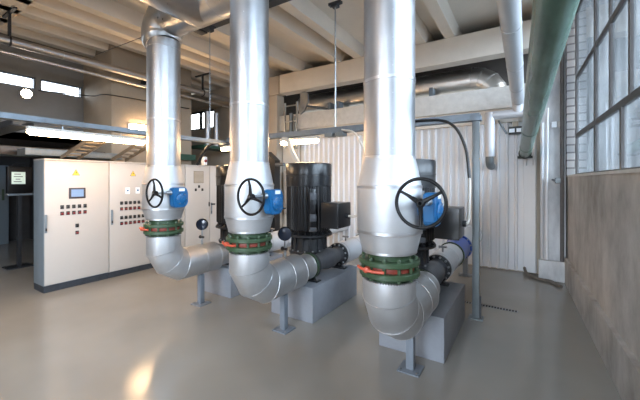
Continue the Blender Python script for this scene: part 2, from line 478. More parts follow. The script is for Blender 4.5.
riser2 = make_riser('insulated silver vertical pipe between the two others, with blue gearbox over a motor plinth', 4.9, LX[0], .065)
riser3 = make_riser('nearest and widest insulated silver vertical pipe, at the pump closest to the windows', 4.9, LX[2], .035)
riser1 = make_riser('insulated silver vertical pipe in front of the switch cabinets, joining the overhead elbow', 3.50, LX[1], .095)

# flanged joint under the bulge
def make_joint(label):
    t = thing('flanged_joint', label, 'flange', C(0, YR, .95), 'green flanged joints under the vertical pipes')
    bm = NB(); lathe(bm, C(0, YR, 0), UP, [(.165, .94), (.165, .985), (.165, 1.17)], 40); obj('joint_neck', bm, M['green'], t)
    for z0 in (.990, 1.075):
        bm = NB(); annulus(bm, C(0, YR, 0), UP, .16, .232, z0, z0 + .042, 56, .006); f = obj('flange', bm, M['green'], t)
        for k in range(12):
            a = 2 * PI * (k + .35) / 12
            p = Vector(C(.205 * math.cos(a), YR + .205 * math.sin(a), 0))
            bm = NB()
            if z0 > 1.05: hexbolt(bm, p + Vector((0, 0, z0 + .042)), UP, .013, .022)
            else: hexbolt(bm, p + Vector((0, 0, z0)), (0, 0, -1), .013, .022)
            obj('bolt', bm, M['greensteel'], f)
    bm = NB(); lathe(bm, C(0, YR, 0), UP, [(.186, 1.025), (.190, 1.035), (.190, 1.072), (.186, 1.08)], 48); obj('valve_body', bm, M['darkred'], t)
    for k in range(12):
        a = 2 * PI * (k + .35) / 12
        p = Vector(C(.205 * math.cos(a), YR + .205 * math.sin(a), 0)); bm = NB(); cyl(bm, p + Vector((0, 0, 1.02)), p + Vector((0, 0, 1.1)), .013, 8)
        obj('tie_bolt', bm, M['green'], t)
    bm = NB(); tube(bm, smooth_path([C(-.17, YR - .20, 1.066), C(-.12, YR - .235, 1.06), C(-.04, YR - .240, 1.05), C(.05, YR - .238, 1.054)], 5), .011, 10)
    lathe(bm, C(-.085, YR - .205, 1.055), (-.1, -1, 0), [(.02, 0), (.024, .02), (.02, .04), (.01, .045)], 14)
    obj('lever', bm, M['red'], t)
    return t
joint2 = make_joint('green bolted flange joint with red middle, on the middle vertical pipe')
joint2.location.z += .065
joint1 = dup(joint2, (LX[1] - X0, 0, .03), 'green bolted flange joint with red lever, on the pipe nearest the cabinets')
joint3 = dup(joint2, (LX[2] - X0, 0, -.03), 'large green bolted flange joint with red lever, on the nearest vertical pipe')

# lower elbow and suction run
R_E = .203; RB = .32; ZA = .635
def mitre_ring(phi, dl, r, seg=56):
    cy, cz = YR + RB, ZA + RB          # bend centre; phi 0 = vertical pipe, 90 = horizontal
    out = []
    for i in range(seg):
        u = 2 * PI * i / seg
        rad = (RB + r * math.cos(u)) / math.cos(dl)
        out.append(Vector(C(r * math.sin(u), cy - rad * math.cos(phi), cz - rad * math.sin(phi))))
    return out
def make_elbow(label, dz=0.0):
    t = thing('pipe_elbow', label, 'pipe', C(0, YR + .5, ZA - R_E), 'insulated bottom elbows')
    ph = [math.radians(a) for a in (15, 45, 75)]; dl = math.radians(15)
    bm = NB()
    top = [Vector(C(R_E * math.sin(2 * PI * i / 56), YR, 0)) for i in range(56)]
    # align the top ring with the mitre rings
    top = [Vector((p.x, YR + RB - (RB + R_E * math.cos(2 * PI * i / 56)), .955 + dz)) for i, p in enumerate(mitre_ring(0, 0, R_E))]
    rl = [[Vector((X0 + (p.x - X0) * .86, YR + (p.y - YR) * .86, .957 + dz)) for p in top], top] + [mitre_ring(a, dl, R_E) for a in ph]
    rings(bm, rl); obj('elbow_jacket', bm, M['dull'], t)
    bm = NB()
    m = mitre_ring(ph[2], dl, R_E)
    end = [Vector((p.x, 3.22, q.z)) for p, q in zip(m, mitre_ring(PI / 2, 0, R_E))]
    def sc(r, y): return [Vector((X0 + (p.x - X0) * r / R_E, y, ZA + (p.z - ZA) * r / R_E)) for p in end]
    rings(bm, [m, end, sc(.160, 3.32), sc(.158, 3.475), sc(.13, 3.48)]); obj('run_jacket', bm, M['dull'], t)
    for a in ph:
        bm = NB(); tube(bm, mitre_ring(a, dl, R_E - .0005), .0038, 6, closed=True); obj('seam_band', bm, M['band'], t)
    for y, r in ((2.98, R_E), (3.22, R_E), (3.32, .160), (3.465, .158)):
        bm = NB(); lathe_closed(bm, C(0, 0, ZA), FW, [(r - .004, y - .012), (r + .003, y - .009), (r + .003, y + .009), (r - .004, y + .012)], 56)
        obj('seam_band', bm, M['band'], t)
    # serrated collar at the top
    bm = NB()
    for k in range(64):
        a = 2 * PI * k / 64
        obox(bm, C(.192 * math.cos(a), YR + .192 * math.sin(a), .957 + dz), (math.cos(a), math.sin(a), 0), (-math.sin(a), math.cos(a), 0), UP, .022, .011, .012)
    obj('serrated_collar', bm, M['band'], t)
    return t
DZ = [.065, .095, .035]
elbow2 = make_elbow('insulated silver elbow and run feeding the middle pump, under the middle vertical pipe', DZ[0])
X0 = LX[1]; elbow1 = make_elbow('insulated silver elbow and run beneath the vertical pipe nearest the cabinets', DZ[1])
X0 = LX[2]; elbow3 = make_elbow('large silver insulated elbow under the nearest vertical pipe', DZ[2]); X0 = LX[0]

def make_support(label):
    t = thing('pipe_support', label, 'support', C(0, 3.0, 0), 'grey posts under the elbows')
    bm = NB(); box(bm, X0 - .035, X0 + .035, 2.965, 3.035, .008, .42, bev=.006); obj('post', bm, M['support'], t)
    bm = NB(); box(bm, X0 - .10, X0 + .10, 2.90, 3.10, 0, .012, bev=.003); obj('foot_plate', bm, M['support'], t)
    for sx in (-1, 1):
        bm = NB(); hexbolt(bm, C(.075 * sx, 2.93, .012), UP, .010, .012); obj('anchor_bolt', bm, M['bolt'], t)
    return t
sup2 = make_support('grey steel post holding the elbow in front of the middle plinth')
sup1 = dup(sup2, (LX[1] - X0, 0, 0), 'grey steel post holding the elbow nearest the cabinets')
sup3 = dup(sup2, (LX[2] - X0, 0, 0), 'grey steel post on a foot plate under the nearest elbow')

# concrete plinths
pl2 = obj('pump_plinth', B(X0 - .455, X0 + .205, 3.3, 4.52, 0, .435, bev=.012), M['plinth'], base=C(-.125, 3.9, 0))
tag(pl2, 'grey painted concrete plinth beneath the middle black pump', 'plinth', 'pump plinths')
pl1 = dup(pl2, (LX[1] - X0 + .0, .06, 0), 'grey painted concrete plinth beneath the pump nearest the cabinets')
pl3 = dup(pl2, (LX[2] - X0 + .04, -.05, 0), 'grey painted concrete plinth beneath the pump closest to the steel post')

# handwheel gearbox
def make_gear(label, rot):
    t = thing('valve_gearbox', label, 'valve', C(.25, 2.42, 1.42), 'blue gearboxes with handwheels')
    gx = .34
    bm = NB()
    oct_ = []
    for y, z in ((2.33, 1.445), (2.36, 1.42), (2.49, 1.42), (2.53, 1.47), (2.53, 1.60), (2.50, 1.66), (2.34, 1.66), (2.32, 1.64)):
        oct_.append(C(gx - .05, y, z))
    prism(bm, oct_, (.085, 0, 0))
    bmesh.ops.bevel(bm, geom=list(bm.edges), offset=.010, segments=2, affect='EDGES')
    cyl(bm, C(.22, 2.43, 1.53), C(gx - .04, 2.43, 1.53), .055, 20)
    obj('gearbox_housing', bm, M['blue'], t)
    bm = NB(); lathe(bm, C(gx + .03, 2.43, 1.525), (1, 0, 0), [(.072, 0), (.072, .018), (.064, .024), (.03, .026), (.028, .034), (.01, .036)], 28)
    obj('gear_cover', bm, M['blue'], t)
    for a in range(6):
        bm = NB(); hexbolt(bm, C(gx + .046, 2.43 + .06 * math.cos(a * PI / 3), 1.525 + .06 * math.sin(a * PI / 3)), (1, 0, 0), .006, .012)
        obj('cover_bolt', bm, M['bolt'], t)
    bm = NB(); box(bm, X0 + gx + .034, X0 + gx + .040, 2.40, 2.475, 1.615, 1.650); obj('name_plate', bm, M['white'], t)['label'] = 'white name plate'
    bm = NB(); cyl(bm, C(gx - .01, 2.10, 1.60), C(gx - .01, 2.35, 1.60), .013, 14); lathe(bm, C(gx - .01, 2.27, 1.60), FW, [(.02, 0), (.028, .03), (.032, .08)], 18)
    obj('input_shaft', bm, M['steel'], t)
    o = Vector(C(gx - .01, 2.12, 1.60))
    bm = NB(); torus(bm, o, FW, .158, .0115, 56, 12); hw = obj('handwheel', bm, M['gloss'], t)
    bm = NB(); lathe(bm, o + Vector((0, -.02, 0)), FW, [(.018, 0), (.026, .006), (.03, .03), (.026, .05)], 20); obj('hub', bm, M['gloss'], hw)
    for k in range(3):
        a = rot + k * 2 * PI / 3
        d = Vector((math.cos(a), 0, math.sin(a)))
        bm = NB(); tube(bm, [o + d * .012, o + d * .05 + Vector((0, .004, 0)), o + d * .10 + Vector((0, .008, 0)), o + d * .157], [.017, .015, .011, .010], 10)
        obj('spoke', bm, M['gloss'], hw)
    return t
gear2 = make_gear('blue valve gearbox with black handwheel on the middle vertical pipe', math.radians(100))
gear1 = dup(gear2, (LX[1] - X0, 0, 0), 'blue valve gearbox with black handwheel in front of the cabinets, on the farthest vertical pipe')
X0 = LX[2]
gear3 = make_gear('blue valve gearbox behind the largest black handwheel, on the nearest vertical pipe', math.radians(30))
X0 = LX[0]

# the pump: casing, lantern, motor
def make_pump(label):
    t = thing('pump', label, 'pump', C(-.2, 3.95, .435), 'black vertical motor pumps')
    ax, ay = X0 - .28, 3.93
    A = (ax, ay, 0)
    bm = NB(); lathe(bm, C(0, 0, ZA), FW, [(.135, 3.56), (.115, 3.64), (.11, 3.78), (.14, 3.92), (.14, 4.05), (.108, 4.17), (.108, 4.24), (.13, 4.285)], 32)
    lathe(bm, A, UP, [(.12, .47), (.21, .50), (.27, .56), (.285, .63), (.27, .70), (.23, .73)], 40)
    obj('casing', bm, M['castgrey'], t)
    # flanges
    bm = NB(); annulus(bm, C(0, 0, ZA), FW, .10, .168, 3.49, 3.525, 44); fg = obj('green_flange', bm, M['green'], t)
    bm = NB(); annulus(bm, C(0, 0, ZA), FW, .10, .168, 3.529, 3.565, 44); fi = obj('inlet_flange', bm, M['cast'], t)
    bm = NB(); annulus(bm, C(0, 0, ZA), FW, .10, .168, 4.27, 4.31, 44); fo = obj('outlet_flange', bm, M['cast'], t)
    for k in range(12):
        a = 2 * PI * (k + .5) / 12; dx, dz = .146 * math.cos(a), .146 * math.sin(a)
        bm = NB(); hexbolt(bm, C(dx, 3.49, ZA + dz), (0, -1, 0), .015, .024); obj('bolt', bm, M['greensteel'], fg)
        bm = NB(); hexbolt(bm, C(dx, 4.27, ZA + dz), (0, -1, 0), .015, .022); obj('bolt', bm, M['bolt'], fo)
    for y in (3.548, 4.29):
        bm = NB()
        box(bm, X0 - .13, X0 + .14, y - .05, y + .05, .435, .452, bev=.004)
        prism(bm, [C(-.07, y - .016, .45), C(.08, y - .016, .45), C(.06, y - .016, .53), C(-.05, y - .016, .53)], (0, .032, 0))
        f = obj('foot', bm, M['cast'], t)
        for q in (.11, -.10): bm = NB(); hexbolt(bm, C(q, y, .452), UP, .014, .02); obj('anchor_bolt', bm, M['bolt'], f)
    # cover disc and lantern
    bm = NB(); annulus(bm, A, UP, .08, .29, .715, .752, 48); cv = obj('cover_disc', bm, M['cast'], t)
    for k in range(16):
        a = 2 * PI * k / 16
        bm = NB(); hexbolt(bm, (ax + .27 * math.cos(a), ay + .27 * math.sin(a), .752), UP, .012, .018); obj('bolt', bm, M['bolt'], cv)
    bm = NB(); lathe(bm, A, UP, [(.25, .75), (.245, .80), (.235, .92), (.26, .955), (.30, .965)], 48)
    for k in range(14):
        a = 2 * PI * k / 14; d = Vector((math.cos(a), math.sin(a), 0)); s = Vector((-d.y, d.x, 0))
        obox(bm, Vector(A) + d * .247 + Vector((0, 0, .85)), d, s, UP, .03, .022, .21)
    obj('lantern', bm, M['cast'], t)
    bm = NB(); annulus(bm, A, UP, .1, .338, .960, .990, 56)
    for k in range(22):
        a = 2 * PI * k / 22; d = Vector((math.cos(a), math.sin(a), 0)); s = Vector((-d.y, d.x, 0))
        prism(bm, [Vector(A) + d * .26 + s * .009 + Vector((0, 0, .99)), Vector(A) + d * .335 + s * .009 + Vector((0, 0, .99)), Vector(A) + d * .27 + s * .009 + Vector((0, 0, 1.06))], s * -.018)
    obj('motor_flange', bm, M['cast'], t)
    # finned body
    bm = NB(); seg = 144; rl = []
    for r, z in ((.28, .99), (.295, 1.04), (.316, 1.055), (.316, 1.66), (.29, 1.68)):
        ring = []
        for i in range(seg):
            a = 2 * PI * i / seg; rr = r + (.008 if i % 3 == 0 and .29 < r else 0)
            ring.append(Vector((ax + rr * math.cos(a), ay + rr * math.sin(a), z)))
        rl.append(ring)
    rings(bm, rl); obj('motor_body', bm, M['black'], t, smooth=0)
    bm = NB(); lathe(bm, A, UP, [(.29, 1.655), (.331, 1.66), (.333, 1.80), (.337, 1.805), (.337, 1.825), (.333, 1.83), (.333, 1.965), (.323, 1.985), (.25, 1.995), (.02, 2.0)], 56)
    cw = obj('fan_cowl', bm, M['black'], t)
    bm = NB(); torus(bm, (ax, ay, 1.665), UP, .330, .006, 56, 8); obj('cowl_rim', bm, M['darksteel'], cw)
    # front spine with square bosses facing the aisle
    d = Vector((.68, -.73, 0)).normalized(); s = Vector((-d.y, d.x, 0))
    bm = NB(); obox(bm, Vector(A) + d * .330 + Vector((0, 0, 1.34)), d, s, UP, .05, .085, .58, bev=.006)
    sp = obj('spine', bm, M['black'], t)
    for z in (1.53, 1.24, 1.08):
        bm = NB(); obox(bm, Vector(A) + d * .364 + Vector((0, 0, z)), d, s, UP, .03, .095, .095 if z > 1.1 else .06, bev=.006)
        lathe(bm, Vector(A) + d * .378 + Vector((0, 0, z)), d, [(.026, 0), (.026, .006), (.012, .007), (.012, .003)], 16)
        obj('boss', bm, M['castgrey'], sp)
    # terminal box towards the discharge side
    bm = NB(); obox(bm, (X0 + .235, 3.84, 1.285), (1, .0, 0), (0, 1, 0), UP, .25, .35, .33, bev=.015); cyl(bm, (X0 + .03, 3.85, 1.29), (X0 + .13, 3.84, 1.29), .09, 20)
    tb = obj('terminal_box', bm, M['black'], t)
    bm = NB(); obox(bm, (X0 + .235, 3.655, 1.285), (1, 0, 0), FW, UP, .255, .02, .335, bev=.006); obj('box_lid', bm, M['black'], tb)
    bm = NB(); cyl(bm, (X0 + .35, 3.88, 1.27), (X0 + .395, 3.88, 1.27), .035, 16); obj('cable_gland', bm, M['cast'], tb)
    # lifting eyes
    for q in (math.radians(150), math.radians(-58)):
        d2 = Vector((math.cos(q), math.sin(q), 0))
        bm = NB(); o = Vector(A) + d2 * .36 + Vector((0, 0, 1.36)); torus(bm, o, d2.cross(Vector(UP)), .032, .010, 20, 8)
        if q < 0: bm.free(); continue
        obj('lifting_eye', bm, M['cast'], t)
    o = Vector((ax - .20, ay - .28, 1.35))
    bm = NB(); tube(bm, [o, o + Vector((-.05, -.04, 0))], .012, 8); torus(bm, o + Vector((-.075, -.06, 0)), (.6, .8, 0), .03, .010, 20, 8)
    obj('lifting_eye', bm, M['cast'], t)
    return t
pump2 = make_pump('black vertical motor pump in the middle of the row, its terminal box in full view')
pump1 = dup(pump2, (LX[1] - X0, 0, 0), 'black vertical motor pump half hidden behind the middle vertical pipe')
pump3 = dup(pump2, (LX[2] - X0 - .05, 0, 0), 'black vertical motor pump behind the nearest vertical pipe and handwheel')

# discharge side
def make_discharge(label, L1=5.16):
    t = thing('discharge_pipe', label, 'pipe', C(0, 4.8, ZA - .16), 'white insulated discharge pipes')
    bm = NB(); lathe(bm, C(0, 0, ZA), FW, [(.12, 4.315), (.168, 4.32), (.172, 4.34), (.172, L1 - .02), (.12, L1 - .015)], 48); obj('pipe_jacket', bm, M['whitepipe'], t)
    bm = NB(); annulus(bm, C(0, 0, ZA), FW, .11, .188, L1 - .012, L1 + .024, 44); f = obj('green_flange', bm, M['green'], t)
    for k in range(12):
        a = 2 * PI * (k + .5) / 12
        bm = NB(); hexbolt(bm, C(.17 * math.cos(a), L1 - .012, ZA + .17 * math.sin(a)), (0, -1, 0), .013, .02); obj('bolt', bm, M['greensteel'], f)
    for y in (4.35, 4.78):
        bm = NB(); lathe_closed(bm, C(0, 0, ZA), FW, [(.168, y), (.175, y), (.175, y + .02), (.168, y + .02)], 48); obj('seam_band', bm, M['band'], t)
    bm = NB(); cyl(bm, C(.02, 4.5, ZA + .15), C(.02, 4.5, ZA + .25), .012, 10); cyl(bm, C(-.03, 4.5, ZA + .235), C(.07, 4.5, ZA + .235), .014, 10); obj('bleed_tap', bm, M['bolt'], t)
    return t
dis2 = make_discharge('white insulated discharge pipe leaving the middle pump')
dis1 = dup(dis2, (LX[1] - X0, 0, 0), 'white insulated discharge pipe of the pump nearest the cabinets, mostly hidden')
dis3 = dup(dis2, (LX[2] - X0 - .05, 0, 0), 'white insulated discharge pipe between the nearest pump and the blue valve')

def make_check(label):
    t = thing('check_valve', label, 'valve', C(0, 5.5, ZA - .18), 'blue valves on the discharge pipes')
    bm = NB(); lathe(bm, C(0, 0, ZA), FW, [(.12, 5.19), (.178, 5.195), (.182, 5.25), (.182, 5.72), (.178, 5.80), (.12, 5.81)], 44); obj('valve_body', bm, M['deepblue'], t)
    bm = NB(); annulus(bm, C(0, 0, ZA), FW, .11, .205, 5.815, 5.86, 44); f = obj('flange', bm, M['deepblue'], t)
    for k in range(12):
        a = 2 * PI * (k + .5) / 12
        bm = NB(); hexbolt(bm, C(.19 * math.cos(a), 5.815, ZA + .19 * math.sin(a)), (0, -1, 0), .014, .022); obj('bolt', bm, M['bolt'], f)
    bm = NB(); obox(bm, C(.02, 5.55, ZA + .33), (1, 0, 0), FW, UP, .10, .10, .10, bev=.008); cyl(bm, C(.02, 5.55, ZA + .15), C(.02, 5.55, ZA + .30), .03, 16); obj('limit_switch', bm, M['blue'], t)
    return t
X0 = LX[2] - .05
chk3 = make_check('bright blue bolted valve in the discharge pipe behind the nearest pump')
t = thing('wall_pipe', 'white pipe end running from the blue valve into the corrugated wall', 'pipe', C(0, 6.5, ZA - .16))
bm = NB(); lathe(bm, C(0, 0, ZA), FW, [(.12, 5.865), (.17, 5.87), (.17, 7.255), (.12, 7.258)], 44); obj('pipe_jacket', bm, M['whitepipe'], t)
bm = NB(); annulus(bm, C(0, 0, ZA), FW, .16, .21, 7.235, 7.258, 44); obj('wall_collar', bm, M['band'], t)
t = thing('pipe_stand', 'short grey stand under the white pipe by the corrugated wall', 'support', C(0, 6.5, 0))
bm = NB(); box(bm, X0 - .04, X0 + .04, 6.46, 6.54, .01, .45); obj('post', bm, M['support'], t)
bm = NB(); box(bm, X0 - .10, X0 + .10, 6.40, 6.60, 0, .012); obj('foot_plate', bm, M['support'], t)
X0 = LX[0]
# the other two lines beyond their green flanges
def make_bend(label, x):
    t = thing('wall_pipe', label, 'pipe', (x, 6.2, ZA - .16), 'white pipes running on to the wall')
    bm = NB(); lathe(bm, (x, 0, ZA), FW, [(.12, 5.19), (.16, 5.195), (.16, 7.255), (.12, 7.258)], 40); obj('pipe_jacket', bm, M['whitepipe'], t)
    return t
make_bend('white pipe behind the middle pump running on to the corrugated wall', LX[0])
make_bend('white pipe behind the pump nearest the cabinets running to the rear wall', LX[1])

# pressure gauges
def make_gauge(label, x, y, up):
    zt = ZA + .20
    t = thing('pressure_gauge', label, 'gauge', (x, y, zt), 'pressure gauges')
    bm = NB(); cyl(bm, (x, y, zt - .01), (x, y, zt + .07), .017, 14); cyl(bm, (x, y, zt + .07), (x, y, zt + up - .07), .010, 12); obj('stem', bm, M['steel'], t)
    bm = NB(); cyl(bm, (x - .03, y, zt + .105), (x + .03, y, zt + .105), .016, 12); cyl(bm, (x - .045, y, zt + .105), (x - .03, y, zt + .105), .024, 12); obj('cock', bm, M['cast'], t)
    d = Vector((.55, -.83, 0)).normalized(); o = Vector((x, y, zt + up)) - d * .025
    bm = NB(); lathe(bm, o, d, [(.07, 0), (.082, .006), (.082, .045), (.078, .05)], 36); g = obj('gauge_case', bm, M['gloss'], t)
    bm = NB(); lathe(bm, o, d, [(.074, .0505), (.07, .0525)], 36); obj('gauge_glass', bm, M['gaugeface'], g)
    return t
make_gauge('round black pressure gauge on a stem above the middle elbow run', LX[0], 3.02, .285)
make_gauge('round dark pressure gauge on a stem in front of the cabinets', LX[1], 3.02, .285)

# ------------------------------------------------------------------ overhead ducts
t = thing('header_pipe', 'large silver overhead pipe joining the middle vertical pipe to the one by the cabinets', 'pipe', (-3.2, YR, 3.57))
HZ = 3.78; ex = LX[1]
pts = smooth_path([(ex - .01, YR, 3.46), (ex - .035, YR, 3.54), (ex - .03, YR, 3.64), (ex + .04, YR, 3.74), (ex + .14, YR, 3.785), (ex + .28, YR, HZ)], 4)
bm = NB(); tube(bm, pts, [.205, .222, .232] + [.238] * (len(pts) - 6) + [.235, .234, .234], 48); obj('elbow_jacket', bm, M['header'], t)
bm = NB(); cyl(bm, (ex + .18, YR, HZ), (LX[0] - .15, YR, HZ), .234, 48); obj('run_jacket', bm, M['header'], t)
for q in (ex + .25, LX[0] - .45): bm = NB(); torus(bm, (q, YR, HZ), (1, 0, 0), .234, .003, 48, 8); obj('seam_band', bm, M['band'], t)
bm = NB(); cyl(bm, (-3.19, -1.5, 3.80), (-3.19, YR, 3.80), .27, 56); obj('branch_jacket', bm, M['header'], t)
for q in (1.75, .6): bm = NB(); torus(bm, (-3.19, q, 3.80), FW, .27, .003, 56, 8); obj('seam_band', bm, M['band'], t)
bm = NB(); torus(bm, (ex, YR, 3.40), UP, .195, .004, 48, 8); obj('seam_band', bm, M['band'], t)

t = thing('recess_duct', 'dull silver insulated duct lying in the dark recess above the white ledge', 'duct', (-3, 7.80, 3.56))
bm = NB(); cyl(bm, (-5.55, 7.84, 3.90), (-1.02, 7.84, 3.90), .30, 44); obj('run_jacket', bm, M['duct'], t)
pts = []
for k in range(5):
    a = PI / 2 * k / 4; pts.append((-1.02 + .40 * math.sin(a), 7.84, 3.90 - .40 * (1 - math.cos(a))))
bm = NB(); tube(bm, pts, .301, 44); obj('elbow_jacket', bm, M['duct'], t, smooth=20)
for p, d in zip(pts[:4], ((1, 0, 0), (.92, 0, -.38), (.7, 0, -.7), (.38, 0, -.92))):
    bm = NB(); torus(bm, p, d, .300, .006, 44, 8); obj('seam_band', bm, M['band'], t)
for x in (-4.6, -3.3, -2.0):
    bm = NB(); torus(bm, (x, 7.84, 3.90), (1, 0, 0), .300, .005, 44, 8); obj('seam_band', bm, M['band'], t)
for x in (-4.30, -4.05, -1.75):
    b_ = B(x - .04, x + .04, 7.2, 7.44, 3.54, 3.74); box(b_, x - .04, x + .04, 7.44, 7.80, 3.54, 3.595); tag(obj('duct_bracket', b_, M['tray'], base=(x, 7.3, 3.54)),
        {-4.30: 'small grey steel bracket on the ledge, leftmost of three under the duct', -4.05: 'small grey steel bracket on the ledge, middle one under the duct', -1.75: 'grey steel bracket under the recess duct near its bend'}[x], 'bracket', 'duct brackets')
b_ = NB(); prism(b_, [(-5.12, 7.07, 3.50), (-4.98, 7.07, 3.58), (-4.87, 7.07, 3.80), (-4.86, 7.07, 4.02), (-4.98, 7.07, 4.09), (-5.12, 7.07, 4.06)], (0, .05, 0))
tag(obj('gusset_plate', b_, M['steel'], base=(-5, 7.1, 3.5)), 'pale steel gusset plate at the left end of the dark recess', 'bracket')
bm = NB(); tube(bm, [(-5.0, 7.2, 3.74), (-4.3, 7.35, 3.58)], .03, 10); tag(obj('recess_strut', bm, M['tray'], base=(-5, 7.3, 3.58)), 'slanting grey strut behind the gusset plate in the recess', 'strut')

# steel rack left of the recess: ladder frame and vertical ducts
t = thing('ladder_frame', 'narrow galvanised ladder frame standing in front of the tan column', 'frame', (-5.33, 6.95, 2.6))
for x in (-5.53, -5.13):
    bm = NB(); box(bm, x - .02, x + .02, 6.93, 6.97, 2.6, 3.82); obj('rail', bm, M['steel'], t)
for z in (3.72, 3.3):
    bm = NB(); box(bm, -5.51, -5.15, 6.935, 6.965, z, z + .03); obj('rung', bm, M['steel'], t)
for i, x in enumerate((-5.42, -5.27)):
    bm = NB(); cyl(bm, (x, 7.07, 2.6), (x, 7.07, 3.56 - .1 * i), .05, 18)
    tag(obj('vertical_conduit', bm, M['post'], base=(x, 7.07, 2.6)), ('grey vertical conduit behind the ladder frame, ' + ('left of two' if i == 0 else 'right of two')), 'conduit', 'conduits by the ladder frame')
bm = NB(); lathe(bm, (-6.42, 7.2, 3.62), (0, -1, 0), [(.20, 0), (.20, .3), (.16, .36), (.02, .4)], 28)
tag(obj('duct_end_cap', bm, M['darksteel'], base=(-6.4, 7.1, 3.45)), 'dark rounded duct end beside the middle vertical pipe, above the ledge', 'duct')
bm = NB(); cyl(bm, (-6.55, 6.75, 2.16), (-5.4, 6.75, 2.16), .045, 16); tag(obj('horizontal_conduit', bm, M['post'], base=(-6, 6.75, 2.1)), 'grey horizontal tube below the tray behind the middle pump', 'conduit')
bm = NB(); prism(bm, [(-5.98, 6.7, .02), (-5.68, 6.7, .02), (-5.68, 6.7, 2.28), (-5.98, 6.7, 2.52)], (0, .22, 0))
tag(obj('black_cover', bm, M['black'], base=(-5.83, 6.8, 0)), 'tall narrow black casing against the rear column behind the middle pump', 'casing')
t = thing('wall_box', 'pale narrow distribution box on the white panel left of the middle motor', 'box', (-5.6, 7.2, .8))
bm = NB(); box(bm, -5.72, -5.42, 7.14, 7.24, .8, 2.0, bev=.01); obj('body', bm, M['cabinet'], t)
bm = NB(); box(bm, -5.70, -5.44, 7.125, 7.14, .82, 1.98, bev=.004); obj('lid', bm, M['cabinet'], t)

# monorail, trolleys and rods
t = thing('monorail_beam', 'dark steel crane rail running crosswise under the ceiling ribs', 'rail', (-3.5, 3.80, 4.42))
bm = NB()
for z0, z1, w in ((4.42, 4.445, .07), (4.445, 4.575, .012), (4.575, 4.6, .07)): box(bm, -4.95, -2.3, 3.80 - w, 3.80 + w, z0, z1)
obj('rail', bm, M['monorail'], t)
bm = NB(); box(bm, -5.05, -4.88, 3.70, 3.90, 4.40, 4.58, bev=.01); obj('end_stop', bm, M['monorail'], t)
def rod(label, x, y, ztop, zbot, r=.012):
    t = thing('hanger_rod', label, 'rod', (x, y, ztop), 'rods hanging from the ceiling')
    bm = NB(); cyl(bm, (x, y, zbot), (x, y, ztop), r, 10); obj('rod', bm, M['steel'], t)
    bm = NB(); box(bm, x - .11, x + .11, y - .04, y + .04, ztop - .02, ztop + .02); box(bm, x - .05, x + .05, y - .05, y + .05, ztop - .06, ztop - .02); obj('ceiling_clip', bm, M['monorail'], t)
rod('thin vertical steel rod between the middle and nearest pipes, ceiling to tray', -2.60, 4.556, 4.58, 2.58, .013)
rod('thin vertical rod under the crane rail end, between the two farther pipes', -4.70, 3.80, 4.415, 2.62, .007)

# cable trays on the post
def tray_x(x0, x1, y, z):
    bm = NB(); box(bm, x0, x1, y - .06, y + .06, z - .06, z - .05); box(bm, x0, x1, y - .065, y - .055, z - .06, z + .03); box(bm, x0, x1, y + .055, y + .065, z - .06, z + .03); return bm
def tray_y(y0, y1, x, z):
    bm = NB(); box(bm, x - .08, x + .08, y0, y1, z - .06, z - .05); box(bm, x - .085, x - .075, y0, y1, z - .06, z + .005); box(bm, x + .075, x + .085, y0, y1, z - .06, z + .005); return bm
tag(obj('cable_tray', tray_x(-5.05, -.50, 4.556, 2.56), M['tray'], base=(-2.7, 4.556, 2.5)), 'galvanised cable tray spanning crosswise from the steel post behind the pipes', 'cable tray')
tag(obj('cable_tray', tray_y(-2.0, 5.2, -5.2, 2.53), M['tray'], base=(-5.2, 2, 2.47)), 'galvanised cable tray running above the switch cabinet aisle', 'cable tray')
t = thing('steel_post', 'slim galvanised square post standing on the floor right of the nearest pump', 'post', (-.548, 4.556, 0))
bm = NB(); box(bm, -.588, -.508, 4.516, 4.596, .012, 2.5, bev=.006); obj('post', bm, M['post'], t)
bm = NB(); box(bm, -.63, -.466, 4.475, 4.637, 0, .014, bev=.003); obj('foot_plate', bm, M['post'], t)
bm = NB(); box(bm, -.515, -.49, 4.53, 4.58, .014, .28); obj('conduit_strip', bm, M['darksteel'], t)
bm = NB(); box(bm, -.61, -.486, 4.49, 4.62, 2.495, 2.56, bev=.004); obj('head_clamp', bm, M['tray'], t)

# small cable ladders from the tray down to the cabinets
def ladder(label, y, z0, z1):
    t = thing('cable_ladder', label, 'cable ladder', (-5.9, y, z1), 'cable ladders dropping to the cabinets')
    p, q = Vector((-5.32, y, z0)), Vector((-6.5, y, z1))
    d = (q - p).normalized(); n = d.cross(Vector(FW))
    for s in (-.12, .12):
        bm = NB(); obox(bm, (p + q) / 2 + Vector((0, s, 0)), d, FW, n, (q - p).length, .015, .06); obj('rail', bm, M['ladder'], t)
    for k in range(1, 7):
        bm = NB(); obox(bm, p.lerp(q, k / 7), d, FW, n, .03, .24, .02); obj('rung', bm, M['ladder'], t)
ladder('sloping cable ladder behind the long lamp, above the first cabinet', 2.38, 2.40, 2.12)
ladder('sloping cable ladder at the far end of the long lamp, beside the farthest vertical pipe', 3.16, 2.46, 2.12)

